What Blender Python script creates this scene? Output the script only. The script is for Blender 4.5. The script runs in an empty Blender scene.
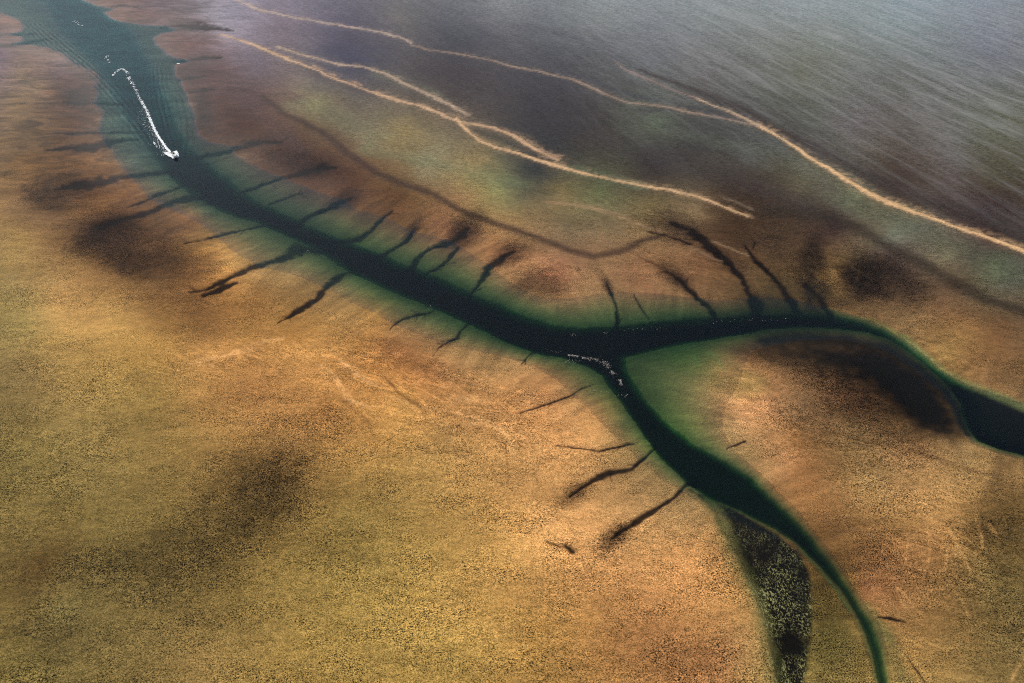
# Tidal flats seen obliquely from a light aircraft: a drained estuary channel with side creeks,
# one motorboat running up it.  Everything is laid out on the ground in metres.
import bpy, bmesh, math, random
import numpy as np
from mathutils import Vector, Matrix

random.seed(7)
rng = np.random.default_rng(11)
sc = bpy.context.scene
col = sc.collection

# ------------------------------------------------------------------ image pixels projected onto the ground plane
H, TILT, FOC = 200.0, math.radians(38.0), 825.0        # aircraft height, depression of the view, focal length
CT, ST = math.cos(TILT), math.sin(TILT)

def ground(u, v):
    """place on the flats (metres) seen by the camera at image pixel (u, v)"""
    x = (np.asarray(u, float) - 512.0) / FOC
    y = (341.5 - np.asarray(v, float)) / FOC
    t = H / (ST - y * CT)
    return x * t, (CT + y * ST) * t

def scale_at(u, v):
    """metres per image pixel, across the view and along it"""
    y = (341.5 - np.asarray(v, float)) / FOC
    t = H / (ST - y * CT)
    return t / FOC, t / FOC / np.maximum((ST - y * CT) / np.sqrt(1 + y * y), .02)

def lin(c):
    c = np.asarray(c, float) / 255.0
    return np.where(c <= 0.04045, c / 12.92, ((c + 0.055) / 1.055) ** 2.4)

# ------------------------------------------------------------------ noise in numpy
def vnoise(x, y, seed):
    r = np.random.default_rng(seed).random((256, 256)).astype(np.float32)
    xi, yi = np.floor(x).astype(np.int64), np.floor(y).astype(np.int64)
    fx, fy = (x - xi).astype(np.float32), (y - yi).astype(np.float32)
    fx = fx * fx * fx * (fx * (fx * 6 - 15) + 10); fy = fy * fy * fy * (fy * (fy * 6 - 15) + 10)
    a, b = xi & 255, yi & 255
    a1, b1 = (xi + 1) & 255, (yi + 1) & 255
    return (r[a, b] * (1 - fx) + r[a1, b] * fx) * (1 - fy) + (r[a, b1] * (1 - fx) + r[a1, b1] * fx) * fy

def fbm(x, y, seed, octv=4, gain=.5):
    s, a, n = 0, 1, 0
    for k in range(octv):
        s = s + a * vnoise(x * 2 ** k + 17.3 * k, y * 2 ** k - 9.1 * k, seed + k); n += a; a *= gain
    return s / n                                            # 0..1

def smooth(a, b, x):
    t = np.clip((x - a) / (b - a), 0, 1)
    return t * t * (3 - 2 * t)

# ------------------------------------------------------------------ the sheet of ground: rows/columns of points
us = np.concatenate([np.linspace(-420, -74, 40), np.arange(-72, 1096, 1.25), np.linspace(1098, 1440, 40)])
vs = np.concatenate([341.5 - FOC * np.tan(TILT - np.radians(np.geomspace(1.9, 13.5, 60))),
                     np.arange(-40, 745, 1.25), np.linspace(748, 900, 24)])
vs = np.unique(vs)
U, V = np.meshgrid(us, vs)
X, Y = ground(U, V)
NR, NC = X.shape
MU, MV = scale_at(U, V)

def warp(amp, scale, seed):
    return (X + amp * MU * (fbm(X / scale, Y / scale, seed) - .5) * 2,
            Y + amp * MU * (fbm(X / scale + 40, Y / scale + 7, seed + 50) - .5) * 2)
XW, YW = warp(5.0, 22, 3)         # gently wandering edges
XF, YF = warp(2.6, 5, 23)         # ragged edges
XF, YF = XF * .5 + XW * .5, YF * .5 + YW * .5

def trace(pts):
    p = np.array(pts, float)
    x, y = ground(p[:, 0], p[:, 1])
    return np.stack([x, y], 1)

def line_field(pts, XX, YY, soft=1.0, grow=2.5, thick=1.0):
    """distance to a traced line as a share of its half width there (1 at the edge); inf far away"""
    p = np.array(pts, float)
    g = trace(p[:, :2])
    d = np.gradient(p[:, :2], axis=0); d /= np.maximum(np.linalg.norm(d, axis=1, keepdims=True), 1e-6)
    n = np.stack([-d[:, 1], d[:, 0]], 1) * p[:, 2:3] / 2
    wv = trace(p[:, :2] + n) - trace(p[:, :2] - n)
    gd = np.gradient(g, axis=0); gd /= np.maximum(np.linalg.norm(gd, axis=1, keepdims=True), 1e-6)
    hw = (np.abs(wv[:, 0] * -gd[:, 1] + wv[:, 1] * gd[:, 0]) / 2 + 1e-3) * thick
    out = np.full(XX.shape, 99., np.float32); par = np.zeros(XX.shape, np.float32); side = np.zeros(XX.shape, np.float32)
    tot = len(g) - 1
    for i in range(tot):
        a, b = g[i], g[i + 1]
        m = max(hw[i], hw[i + 1]) * grow * max(soft, 1)
        box = (XX > min(a[0], b[0]) - m) & (XX < max(a[0], b[0]) + m) & (YY > min(a[1], b[1]) - m) & (YY < max(a[1], b[1]) + m)
        if not box.any(): continue
        x, y = XX[box] - a[0], YY[box] - a[1]
        e = b - a; L2 = max(e @ e, 1e-9)
        t = np.clip((x * e[0] + y * e[1]) / L2, 0, 1)
        q = np.hypot(x - t * e[0], y - t * e[1]) / (hw[i] * (1 - t) + hw[i + 1] * t)
        old = out[box]; better = q < old
        out[box] = np.where(better, q, old)
        pb = par[box]; par[box] = np.where(better, (i + t) / tot, pb)
        sb = side[box]; side[box] = np.where(better, np.sign(e[0] * y - e[1] * x), sb)
    return out, par, side

def poly_field(pts, XX, YY, near=1e9, along=False):
    """inside mask and distance (m) to the outline of a traced polygon"""
    g = trace(pts)
    d2 = np.full(XX.shape, 1e12, np.float32); ins = np.zeros(XX.shape, bool)
    sel = (XX > g[:, 0].min() - near) & (XX < g[:, 0].max() + near) & (YY > g[:, 1].min() - near) & (YY < g[:, 1].max() + near)
    x, y = XX[sel].astype(np.float32), YY[sel].astype(np.float32)
    dd = np.full(x.shape, 1e12, np.float32); ii = np.zeros(x.shape, bool); al = np.zeros(x.shape, np.float32); acc = 0.0
    for i in range(len(g)):
        a, b = g[i].astype(np.float32), g[(i + 1) % len(g)].astype(np.float32)
        e = b - a; L2 = max(float(e @ e), 1e-9)
        px, py = x - a[0], y - a[1]
        t = np.clip((px * e[0] + py * e[1]) / L2, 0, 1)
        dn = (px - t * e[0]) ** 2 + (py - t * e[1]) ** 2
        if along: al = np.where(dn < dd, acc + t * math.sqrt(L2), al); acc += math.sqrt(L2)
        dd = np.minimum(dd, dn)
        c = (a[1] > y) != (b[1] > y)
        if abs(e[1]) > 1e-9: ii ^= c & (px < (y - a[1]) * e[0] / e[1])
    d2[sel] = dd; ins[sel] = ii
    if along:
        a2 = np.zeros(XX.shape, np.float32); a2[sel] = al
        return ins, np.sqrt(d2), a2
    return ins, np.sqrt(d2)

def blob(u, v, ru, rv, ang, XX, YY, power=1.0):
    """soft round patch on the ground; its two axes given in image pixels"""
    ca, sa = math.cos(math.radians(ang)), math.sin(math.radians(ang))
    g = trace([(u, v), (u + ru * ca, v + ru * sa), (u - rv * sa, v + rv * ca)])
    M = np.linalg.inv(np.array([g[1] - g[0], g[2] - g[0]]).T)
    x, y = XX - g[0, 0], YY - g[0, 1]
    return np.exp(-((M[0, 0] * x + M[0, 1] * y) ** 2 + (M[1, 0] * x + M[1, 1] * y) ** 2) ** power)

# ------------------------------------------------------------------ sediment colours, set by eye at image pixels
#SEDIMENT-BEGIN
SEDIMENT = [
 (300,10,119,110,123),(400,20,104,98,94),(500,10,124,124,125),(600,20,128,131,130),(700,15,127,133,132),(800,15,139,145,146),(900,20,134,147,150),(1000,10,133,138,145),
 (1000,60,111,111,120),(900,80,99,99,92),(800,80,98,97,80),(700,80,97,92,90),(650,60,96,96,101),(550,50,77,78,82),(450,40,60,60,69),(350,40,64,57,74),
 (280,25,109,93,103),(220,30,169,162,174),(250,70,96,84,94),(300,90,127,108,90),(312,106,137,130,83),(350,60,52,51,76),(450,80,58,47,49),(550,110,48,43,48),
 (600,130,57,49,42),(700,140,55,53,49),(650,128,89,98,76),(750,160,85,85,83),(850,130,104,97,97),(950,160,102,97,95),(1000,120,94,95,76),(1000,180,77,70,50),
 (900,180,63,46,34),(990,225,44,23,29),(800,130,73,73,65),(800,180,98,94,72),(850,200,115,119,90),(950,250,137,131,100),(1000,270,102,113,82),(900,240,134,142,122),
 (1010,290,101,97,84),(760,200,59,42,29),(830,225,51,36,36),(900,260,64,45,41),(960,290,101,77,58),(950,320,146,106,67),(1000,330,108,75,47),(900,320,130,101,65),
 (990,370,143,105,65),(950,355,149,116,65),(540,170,40,43,48),(650,170,48,39,39),(740,180,58,44,31),(400,130,144,123,77),(330,100,105,91,72),(370,140,137,121,92),
 (480,160,148,125,82),(430,165,143,135,105),(500,190,143,142,90),(560,190,133,112,70),(600,190,101,106,71),(650,205,119,103,64),(620,230,125,103,75),(570,230,113,96,72),
 (720,225,75,55,37),(700,215,158,131,94),(250,110,76,45,41),(220,90,88,57,51),(215,130,78,47,33),(290,150,71,45,34),(350,190,76,45,30),(400,205,86,55,29),
 (450,225,155,102,70),(300,170,67,38,27),(500,250,186,125,81),(560,270,184,121,86),(640,280,143,99,68),(700,270,132,92,63),(740,230,66,46,28),(760,260,114,84,55),
 (775,290,66,53,32),(840,265,188,144,80),(10,25,104,71,59),(30,60,97,75,64),(30,80,112,89,62),(60,75,89,65,68),(80,85,65,38,29),(40,110,105,79,54),
 (20,100,114,87,55),(60,125,89,62,40),(90,115,70,42,26),(30,140,84,64,41),(30,170,120,84,47),(110,165,134,91,49),(30,210,131,100,70),(20,240,169,133,77),
 (60,210,109,80,54),(130,190,115,75,42),(190,210,199,131,76),(200,245,138,98,48),(170,250,67,48,34),(230,270,243,177,96),(200,265,152,105,58),(20,280,161,133,84),
 (60,300,200,153,93),(20,320,163,138,80),(120,310,194,149,86),(200,310,116,81,47),(250,300,142,100,56),(300,335,157,111,58),(240,330,171,124,67),(160,340,185,137,74),
 (60,350,176,138,78),(20,380,141,114,70),(60,430,155,127,73),(20,450,134,113,62),(150,400,150,120,65),(200,370,209,153,88),(250,390,175,123,71),(300,360,214,156,90),
 (350,350,191,137,77),(400,350,154,101,58),(380,320,193,139,73),(440,370,190,128,76),(400,400,219,160,88),(330,420,169,119,66),(300,450,190,139,80),(450,440,178,134,79),
 (500,400,188,134,81),(550,390,221,154,95),(560,420,199,142,87),(530,460,197,145,88),(600,430,239,174,105),(400,480,173,135,75),(350,520,141,115,61),(300,560,147,119,63),
 (100,480,144,119,68),(30,550,133,110,61),(40,570,93,69,35),(100,520,134,112,61),(60,605,133,117,68),(60,630,102,85,48),(200,600,118,96,52),(200,660,148,118,68),
 (30,670,127,108,58),(300,640,161,129,68),(400,560,180,144,77),(450,600,197,153,84),(450,660,178,142,75),(550,540,230,169,104),(500,520,206,155,88),(600,570,205,147,89),
 (650,570,211,152,93),(700,560,229,164,99),(720,590,195,140,83),(550,640,175,130,70),(650,640,161,112,67),(720,660,177,121,75),(700,620,199,143,85),(750,645,203,160,99),
 (660,440,250,213,104),(620,400,245,162,94),(760,365,139,100,62),(760,400,199,139,91),(740,420,234,173,114),(720,370,245,166,108),(800,410,141,108,74),(790,440,141,98,56),
 (850,430,128,101,64),(850,400,148,102,66),(900,450,160,117,75),(960,460,179,142,91),(1010,480,143,109,66),(870,480,168,132,82),(800,480,154,106,62),(780,460,196,139,91),
 (830,520,136,96,56),(870,560,164,116,69),(860,590,203,131,88),(900,610,153,112,66),(900,520,175,131,78),(950,510,204,151,91),(940,550,154,111,66),(1000,530,97,74,40),
 (990,580,117,96,55),(950,620,133,101,58),(1000,650,128,104,61),(900,660,211,162,91),(830,640,132,117,58),(850,590,125,100,46),(815,600,104,81,36),(125,16,94,63,49),
 (140,45,114,70,68),(172,46,94,61,53),(195,72,71,42,42),(150,4,91,72,78),(185,15,98,86,89),(265,120,85,57,45),(0,60,85,66,91),(20,25,111,76,58),
 (85,95,55,31,24),(202,110,60,35,26),(188,73,72,44,37),(206,128,63,35,23),(196,90,72,43,34),(240,125,72,43,31),
]
#SEDIMENT-END
EXPO = 0.55
GAIN = 1.32              # scene brightness of a surface of reflectance 1 under this sun and sky
SHELF = [(u, v, 158, 128, 82) for u, v in ((345,222),(385,238),(420,252),(460,268),(490,286),(530,306),(600,304),(680,305),(262,256),(300,268),(345,288),(400,316),(450,332),
         (520,351),(590,388),(622,422),(650,456),(690,492),(650,368),(680,390),(705,425),(740,460),(640,390),(690,356))] + [(u, v, 128, 108, 84) for u, v in ((225,158),(280,190),(160,188),(205,210),(318,208))] + \
        [(u, v, 118, 104, 96) for u, v in ((104,98),(116,130),(130,165),(176,90),(188,120),(150,45),(80,58))]     # sand under the clear shallows
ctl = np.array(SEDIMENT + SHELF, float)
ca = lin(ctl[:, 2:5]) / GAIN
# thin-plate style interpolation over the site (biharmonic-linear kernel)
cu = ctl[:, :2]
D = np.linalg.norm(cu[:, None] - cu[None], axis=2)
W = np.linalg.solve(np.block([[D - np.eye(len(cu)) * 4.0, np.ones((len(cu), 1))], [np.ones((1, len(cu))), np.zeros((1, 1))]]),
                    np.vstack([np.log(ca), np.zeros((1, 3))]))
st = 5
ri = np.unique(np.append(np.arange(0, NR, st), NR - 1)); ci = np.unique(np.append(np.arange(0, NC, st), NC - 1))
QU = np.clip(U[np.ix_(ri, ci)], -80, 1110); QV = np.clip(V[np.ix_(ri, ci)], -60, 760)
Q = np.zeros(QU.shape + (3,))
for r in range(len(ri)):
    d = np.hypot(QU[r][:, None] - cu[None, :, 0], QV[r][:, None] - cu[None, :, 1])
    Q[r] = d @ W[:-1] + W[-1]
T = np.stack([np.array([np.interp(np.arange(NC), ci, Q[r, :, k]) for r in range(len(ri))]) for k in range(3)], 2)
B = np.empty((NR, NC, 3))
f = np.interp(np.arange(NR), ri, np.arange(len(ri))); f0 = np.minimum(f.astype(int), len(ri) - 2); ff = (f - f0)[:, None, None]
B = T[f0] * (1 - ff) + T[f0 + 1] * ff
# let the sediment boundaries wander instead of following the samples smoothly
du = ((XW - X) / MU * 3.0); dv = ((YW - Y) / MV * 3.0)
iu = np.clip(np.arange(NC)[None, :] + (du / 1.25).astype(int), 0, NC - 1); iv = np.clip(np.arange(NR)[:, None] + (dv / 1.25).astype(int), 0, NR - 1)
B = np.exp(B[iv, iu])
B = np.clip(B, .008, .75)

# ------------------------------------------------------------------ outlines of the water
SHORE = [(-120,0),(-60,4),(-20,10),(5,14),(10,17),(20,21),(24,26),(18,31),(8,34),(20,37),(22,41),(12,44),(30,45),(45,48),(58,53),(70,61),(82,68),
 (92,72),(97,80),(93,88),(97,95),(94,104),(101,112),(100,122),(98,130),(104,140),(110,150),(116,162),(126,175),(138,188),(152,201),(175,213),(198,224),
 (222,242),(240,256),(262,268),(300,277),(330,290),(350,302),(375,314),(400,327),(430,340),(455,347),(480,352),(508,358),(535,367),(558,381),(575,397),
 (590,410),(606,428),(622,445),(640,462),(662,480),(685,494),(705,508),(730,518),(752,528),(778,540),(793,548),(817,573),(835,593),(850,617),(860,639),(869,670),(876,700),(882,740),
 (908,740),(899,700),(893,682),(887,650),(879,622),(862,598),(841,566),(820,537),(795,507),(774,486),(752,466),(732,448),(722,430),(722,415),(730,400),(738,385),
 (745,368),(752,352),(775,345),(800,341),(840,340),(868,344),(893,354),(916,370),(936,388),(948,405),(957,428),(972,444),(1000,455),(1040,466),(1090,485),(1200,520),
 (1200,465),(1090,431),(1024,404),(990,391),(968,384),(945,371),(925,354),(906,341),(886,329),(868,320),(850,313),(830,308),(800,300),(770,296),(750,297),
 (720,300),(690,298),(655,294),(625,292),(600,293),(570,298),(545,298),(528,292),(514,284),(498,271),(482,260),(465,250),(445,240),(420,232),
 (400,224),(385,217),(360,210),(345,200),(318,192),(300,184),(280,176),(262,168),(245,160),(232,153),(236,148),(246,146),(225,144),(210,142),(200,135),(198,125),(195,112),
 (189,102),(188,92),(182,82),(178,74),(177,65),(192,62),(180,59),(168,54),(160,46),(156,38),(161,34),(180,30),(165,26),(140,24),(118,21),(109,17),(106,12),
 (118,9),(110,8),(95,5),(85,0),(75,-20),(60,-60),(-60,-60)]
DEEP = [(20,-60),(35,-10),(46,5),(58,28),(75,48),(95,65),(106,80),(113,95),(122,110),(133,128),(148,148),(163,170),(183,188),(208,203),(232,216),
 (256,222),(282,233),(308,246),(333,260),(353,273),(384,287),(418,301),(448,314),(478,327),(508,341),(538,352),(562,357),(588,366),(602,374),(614,392),(642,432),
 (662,458),(688,483),(710,499),(740,511),(775,529),(797,543),(822,568),(840,588),(856,612),(866,634),(875,668),(882,700),(888,740),(900,740),(891,700),(886,682),(880,650),(871,622),
 (854,598),(833,566),(812,538),(782,507),(752,478),(722,460),(692,443),(665,420),(648,402),(636,385),(626,368),(624,356),(644,351),(672,346),(702,340),
 (735,333),(765,328),(800,326),(840,327),(870,331),(895,340),(915,353),(935,369),(950,386),(960,403),(968,426),(978,439),(1000,448),(1030,456),(1090,476),(1200,512),
 (1200,500),(1090,460),(1030,446),(1003,440),(986,431),(977,417),(971,400),(963,387),(945,374),(923,358),(902,343),(880,330),(855,320),(825,314),(790,313),
 (760,314),(725,316),(690,318),(655,321),(620,325),(580,327),(555,324),(525,315),(500,304),(475,294),(445,279),(420,268),(395,259),(370,248),
 (340,238),(310,226),(285,213),(262,203),(240,188),(220,173),(203,158),(188,143),(178,125),(170,105),(160,85),(150,65),(142,48),(130,28),(100,10),(80,-10),(60,-60)]
BED = [(690,490),(705,504),(718,524),(731,548),(741,570),(751,590),(758,610),(765,640),(775,683),(786,740),(818,740),(806,683),(810,640),(812,615),(811,590),(808,570),
 (800,552),(775,533),(742,514),(712,499)]

insS, dS, alongS = poly_field(SHORE, XF, YF, along=True)
insD, dD = poly_field(DEEP, XF, YF)
insB, dB = poly_field(BED, XF, YF, 30)
sd = np.where(insD, 0, dD)
t = np.where(insS, dS / np.maximum(dS + sd, 1e-6), 0)
# the channel shoals towards the far reach and towards the near fork
span = np.interp(V, [-60, 60, 150, 220, 330, 420, 520, 683], [.35, .4, .8, 1.7, 2.6, 2.0, 1.3, 1.1])
farR = smooth(250, 90, V)
depth = span * (.003 + .12 * t + .16 * t ** 2) + np.where(insD, 2.0 * smooth(-.5, 1, dD / np.interp(V, [300, 430], [7, 2.6])), 0) * span / 3 + farR * .20 * smooth(0, 3.5, dS)
land = .05 + .30 * smooth(0, 22, dS) + .22 * (fbm(X / 60, Y / 40, 81) - .5) * smooth(4, 30, dS) + .05 * (fbm(X / 7, Y / 5, 82) - .5) * smooth(1, 6, dS)
Z = np.where(insS, -depth, np.maximum(land, .012))
bw = np.where(insB, smooth(0, 2.6, dB), 0)
Z = Z * (1 - bw) + np.minimum(Z, -.10 + .12 * fbm(X / 5, Y / 5, 91)) * bw
sedw = np.where(insS, .35 * smooth(.6, 1.0, t) + .65 * np.where(insD, smooth(-.3, 1, dD / np.interp(V, [300, 430], [5, 2.2])), 0), 0)
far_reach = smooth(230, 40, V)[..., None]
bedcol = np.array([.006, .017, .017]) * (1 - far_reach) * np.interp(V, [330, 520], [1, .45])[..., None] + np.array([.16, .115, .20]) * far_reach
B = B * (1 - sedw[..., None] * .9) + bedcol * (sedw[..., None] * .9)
# fine drainage rills that comb the banks square to the water's edge
rill = fbm(alongS / 2.6, np.where(insS, -dS, dS) / 34 + .02 * alongS, 171, 4, .6) - .5
rill2 = fbm(alongS / 9, dS / 60, 175, 3) - .5
B = B * (1 + (rill * .75 + rill2 * .45) * np.exp(-(dS / 26) ** 2) * smooth(20, 120, V))[..., None]

def mix(mask, rgb, k=1.0):
    global B
    m = np.clip(mask * k, 0, 1)[..., None]
    B = B * (1 - m) + lin(rgb) / GAIN * m

def scale_col(mask, f):
    global B
    m = np.clip(mask, 0, 1)[..., None]
    B = B * (1 - m * (1 - np.array(f)))

TUFT = np.full(X.shape, .75, np.float32)
rag = fbm(X / 3.2, Y / 2.6, 131, 3)
rag2 = fbm(X / 9, Y / 14, 137, 3)

# ------------------------------------------------------------------ broad beds of weed and mud, and a soft dark patch
def dark_patch(u, v, ru, rv, ang, strength, rgb, power=1.0):
    m = blob(u, v, ru, rv, ang, XW, YW, power)
    m = smooth(.05, 1.0, m * (.66 + .68 * rag2)) * strength
    mix(m * (.75 + .5 * rag) * .86, rgb)
    TUFT[:] = TUFT + m * 1.0
    return m
MUD = (42, 31, 26)
dark_patch(108, 238, 46, 20, -10, .95, (50, 36, 30), 1.3)
dark_patch(128, 262, 42, 18, 12, .92, (46, 33, 26), 1.3)
dark_patch(85, 225, 30, 12, -5, .45, (58, 43, 36))
dark_patch(185, 225, 40, 10, -18, .35, (70, 50, 38))
dark_patch(180, 262, 60, 20, 10, .40, (85, 60, 40))
dark_patch(262, 488, 80, 56, -45, .78, (54, 43, 23))  # large soft patch: darker colour, denser speckle
dark_patch(275, 482, 40, 28, -48, .45, (40, 31, 18))
dark_patch(180, 552, 95, 34, -14, .60, (58, 46, 24))
dark_patch(40, 565, 80, 26, -5, .20, (56, 46, 24))
dark_patch(541, 283, 30, 18, 5, .72, (72, 46, 30), 1.2)
dark_patch(345, 225, 1, 1, 0, 0, MUD)
dark_patch(305, 165, 44, 15, 15, .70, (48, 33, 28))
dark_patch(290, 145, 40, 16, 25, .35, (58, 42, 38))
dark_patch(465, 232, 20, 14, 0, .55, (60, 40, 30))
dark_patch(232, 105, 34, 34, 35, .35, (66, 48, 44))
dark_patch(203, 112, 10, 28, -10, .85, (48, 32, 28))
dark_patch(190, 74, 15, 10, 0, .75, (60, 44, 42))
dark_patch(205, 128, 12, 14, 0, .45, (52, 35, 28))
dark_patch(78, 97, 20, 11, 0, .95, (42, 30, 28), 1.4)
dark_patch(86, 78, 14, 8, 10, .70, (74, 54, 46))
dark_patch(90, 118, 12, 12, 0, .40, (70, 48, 36))
dark_patch(735, 263, 26, 10, 25, .55, (66, 52, 42))
dark_patch(770, 245, 40, 22, 10, .45, (58, 46, 38))
dark_patch(880, 280, 66, 24, 18, .92, (48, 37, 29), 1.3)
dark_patch(880, 262, 50, 14, 22, .45, (52, 41, 34))
dark_patch(775, 300, 40, 10, 5, .45, (42, 38, 28))
dark_patch(862, 284, 30, 30, -40, .95, (28, 21, 18), 1.2)
dark_patch(811, 262, 17, 30, 8, .97, (28, 21, 18), 1.3)
dark_patch(818, 296, 19, 19, 20, .92, (26, 26, 22), 1.3)
dark_patch(838, 302, 16, 10, -20, .60, (24, 24, 20), 1.3)
dark_patch(800, 425, 30, 14, 20, .35, (88, 62, 40))
dark_patch(870, 560, 40, 40, 0, .35, (90, 62, 34))
dark_patch(1005, 530, 36, 24, 0, .45, (72, 56, 32))
dark_patch(1000, 610, 50, 40, 0, .22, (66, 56, 28))
dark_patch(690, 655, 60, 26, -10, .32, (104, 72, 42))
dark_patch(440, 372, 50, 14, 18, .35, (112, 74, 42))
dark_patch(335, 415, 20, 12, 40, .35, (112, 76, 42))
dark_patch(850, 420, 60, 20, 20, .35, (72, 50, 32))
dark_patch(905, 440, 40, 12, 15, .35, (60, 44, 28))

def band(pts, rgb, k, soft=1.5, ragk=.5):
    q, p, s = line_field(pts, XW, YW, 2.5)
    m = (1 - smooth(.1, soft, q + (rag2 - .5) * ragk))
    mix(m * k, rgb)
# black eelgrass bed south of the right arm, and the wedge beyond the thin gut
def area(pts, soft, rgb, k=1.0, tuft=None, XX=None, YY=None, ragk=.9):
    ins, d = poly_field(pts, XF if XX is None else XX, YF if YY is None else YY, 80)
    s = np.where(ins, d, -d) / (soft * MU) + (rag - .5) * ragk * 2
    m = smooth(-1, 1, s) * k
    mix(m, rgb)
    if tuft is not None: TUFT[:] = TUFT * (1 - m) + tuft * m
    return m
dark_patch(872, 384, 92, 38, 20, .85, (24, 18, 15))
dark_patch(800, 358, 60, 16, 8, .75, (30, 24, 18))
dark_patch(845, 400, 60, 22, 20, .45, (52, 36, 25))
band([(765,340,14),(800,338,14),(850,341,15),(890,350,16),(920,368,16),(942,390,14),(956,412,12),(966,434,8)], (26, 26, 19), .9)
area([(740,350),(800,338),(850,339),(895,352),(930,374),(952,402),(962,430),(950,440),(925,432),(902,420),(884,405),(862,388),(836,376),(806,364),(775,356)], 36, (12, 11, 10), .97, .5, ragk=.25)
area([(850,345),(895,355),(930,376),(952,404),(962,432),(945,437),(915,428),(890,404),(868,382)], 20, (6, 6, 6), .98, .35, ragk=.3)
area([(950,383),(968,384),(990,393),(1024,405),(1090,432),(1200,470),(1200,515),(1090,478),(1024,452),(1000,446),(985,437),(974,424),(966,404)], 4, (7, 7, 7), .98, .35)
weed = area(BED, 3, (7, 8, 5), .99, .35, ragk=.8)
area([(812,566),(836,596),(852,622),(866,652),(876,690),(880,720),(812,720),(808,640),(812,600)], 8, (72, 62, 32), .45, 1.3, ragk=1.6)
area([(716,520),(733,548),(744,572),(754,592),(762,615),(768,640),(780,690),(788,690),(776,640),(770,612),(762,588),(752,566),(742,544),(728,520)], 3, (62, 64, 34), .55, 1.0, ragk=2.2)
# green algae film along the margins
def film(pts, w, rgb, k):
    q, p, s = line_field([(a, b, w) for a, b in pts], XW, YW, 2)
    mix((1 - smooth(.2, 1.3, q)) * k * (.6 + .8 * rag2), rgb)
film([(708,500),(724,530),(736,558),(748,588),(757,615),(766,650),(774,690)], 18, (124, 112, 66), .55)
film([(884,632),(894,660),(906,690)], 22, (120, 110, 64), .6)
film([(866,605),(880,625),(888,640)], 10, (120, 112, 64), .6)
film([(905,340),(925,354),(945,371),(968,384),(992,393),(1024,408)], 10, (128, 128, 78), .8)
film([(828,308),(850,315),(870,322),(905,340)], 8, (118, 116, 66), .6)
film([(300,105),(335,118),(380,140)], 26, (118, 118, 90), .35)
film([(370,150),(420,160),(470,172),(520,185)], 16, (112, 118, 86), .35)
film([(575,170),(600,176),(640,186)], 12, (84, 96, 74), .6)
film([(860,205),(920,230),(980,258),(1030,282)], 30, (82, 92, 72), .3)
film([(770,150),(720,145),(670,130)], 12, (88, 92, 80), .4)
film([(380,75),(420,88),(440,100)], 12, (100, 102, 84), .45)
film([(800,549),(818,570),(836,591),(850,612)], 3, (104, 118, 62), .6)
film([(690,360),(715,372),(740,385)], 40, (132, 140, 66), .35)
film([(710,352),(720,362),(726,372)], 3, (150, 160, 96), .6)
film([(694,356),(700,366)], 3, (150, 160, 96), .6)
film([(960,396),(963,410),(968,425),(975,436)], 3, (70, 92, 66), .9)

# dark bands of mud curving behind the banks, and dark strips along the long ridge
band([(262,98,8),(285,115,8),(320,132,8),(348,152,8),(375,172,9),(420,190,9),(450,205,8),(480,219,8),(510,228,8),(540,240,8),(570,252,8),(595,256,8),(622,250,8),(645,240,7),(665,235,5)], (64, 47, 40), .8)
band([(200,60,30),(235,95,30),(262,115,20),(300,150,14)], (84, 66, 66), .35)
band([(770,212,18),(805,214,16),(840,222,14),(880,240,14),(920,262,14),(955,283,14),(990,300,12),(1040,316,12)], (52, 43, 36), .75)
band([(640,112,7),(680,108,8),(712,112,9),(750,122,9),(790,140,10)], (58, 54, 58), .55)
band([(620,60,5),(590,42,6),(560,34,8),(520,26,8)], (84, 82, 88), .5)
band([(560,72,6),(600,84,6),(630,95,7),(660,102,6)], (62, 60, 68), .5)
band([(640,70,4),(670,82,5),(705,94,7),(745,112,9),(785,134,12),(820,153,14),(860,172,16),(910,197,18),(960,214,20),(1024,238,22),(1090,262,22)], (52, 40, 36), .82, 1.6)  # darker strip following the far edge of the bright ridge
band([(690,90,18),(760,112,22),(850,160,28),(950,200,30),(1060,240,30)], (70, 62, 58), .40, 1.6)
band([(470,128,6),(500,140,5),(525,150,4)], (66, 62, 56), .6)
band([(300,66,7),(340,84,7),(380,96,6)], (76, 66, 66), .5)
band([(430,76,30),(520,110,40),(620,140,40),(720,175,30),(800,205,20)], (56, 50, 54), .35, 1.6)
band([(800,430,5),(860,440,6),(920,455,6),(1000,478,6)], (88, 64, 40), .45)
band([(496,424,3),(502,445,2),(507,470,2),(510,490,2)], (140, 98, 56), .45)
band([(384,377,4),(398,393,3),(410,402,4),(430,410,2)], (112, 76, 42), .65)
band([(344,400,7),(356,412,7),(368,424,8)], (120, 82, 46), .5)
band([(450,415,3),(475,421,3),(492,421,4)], (132, 96, 56), .6)

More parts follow.
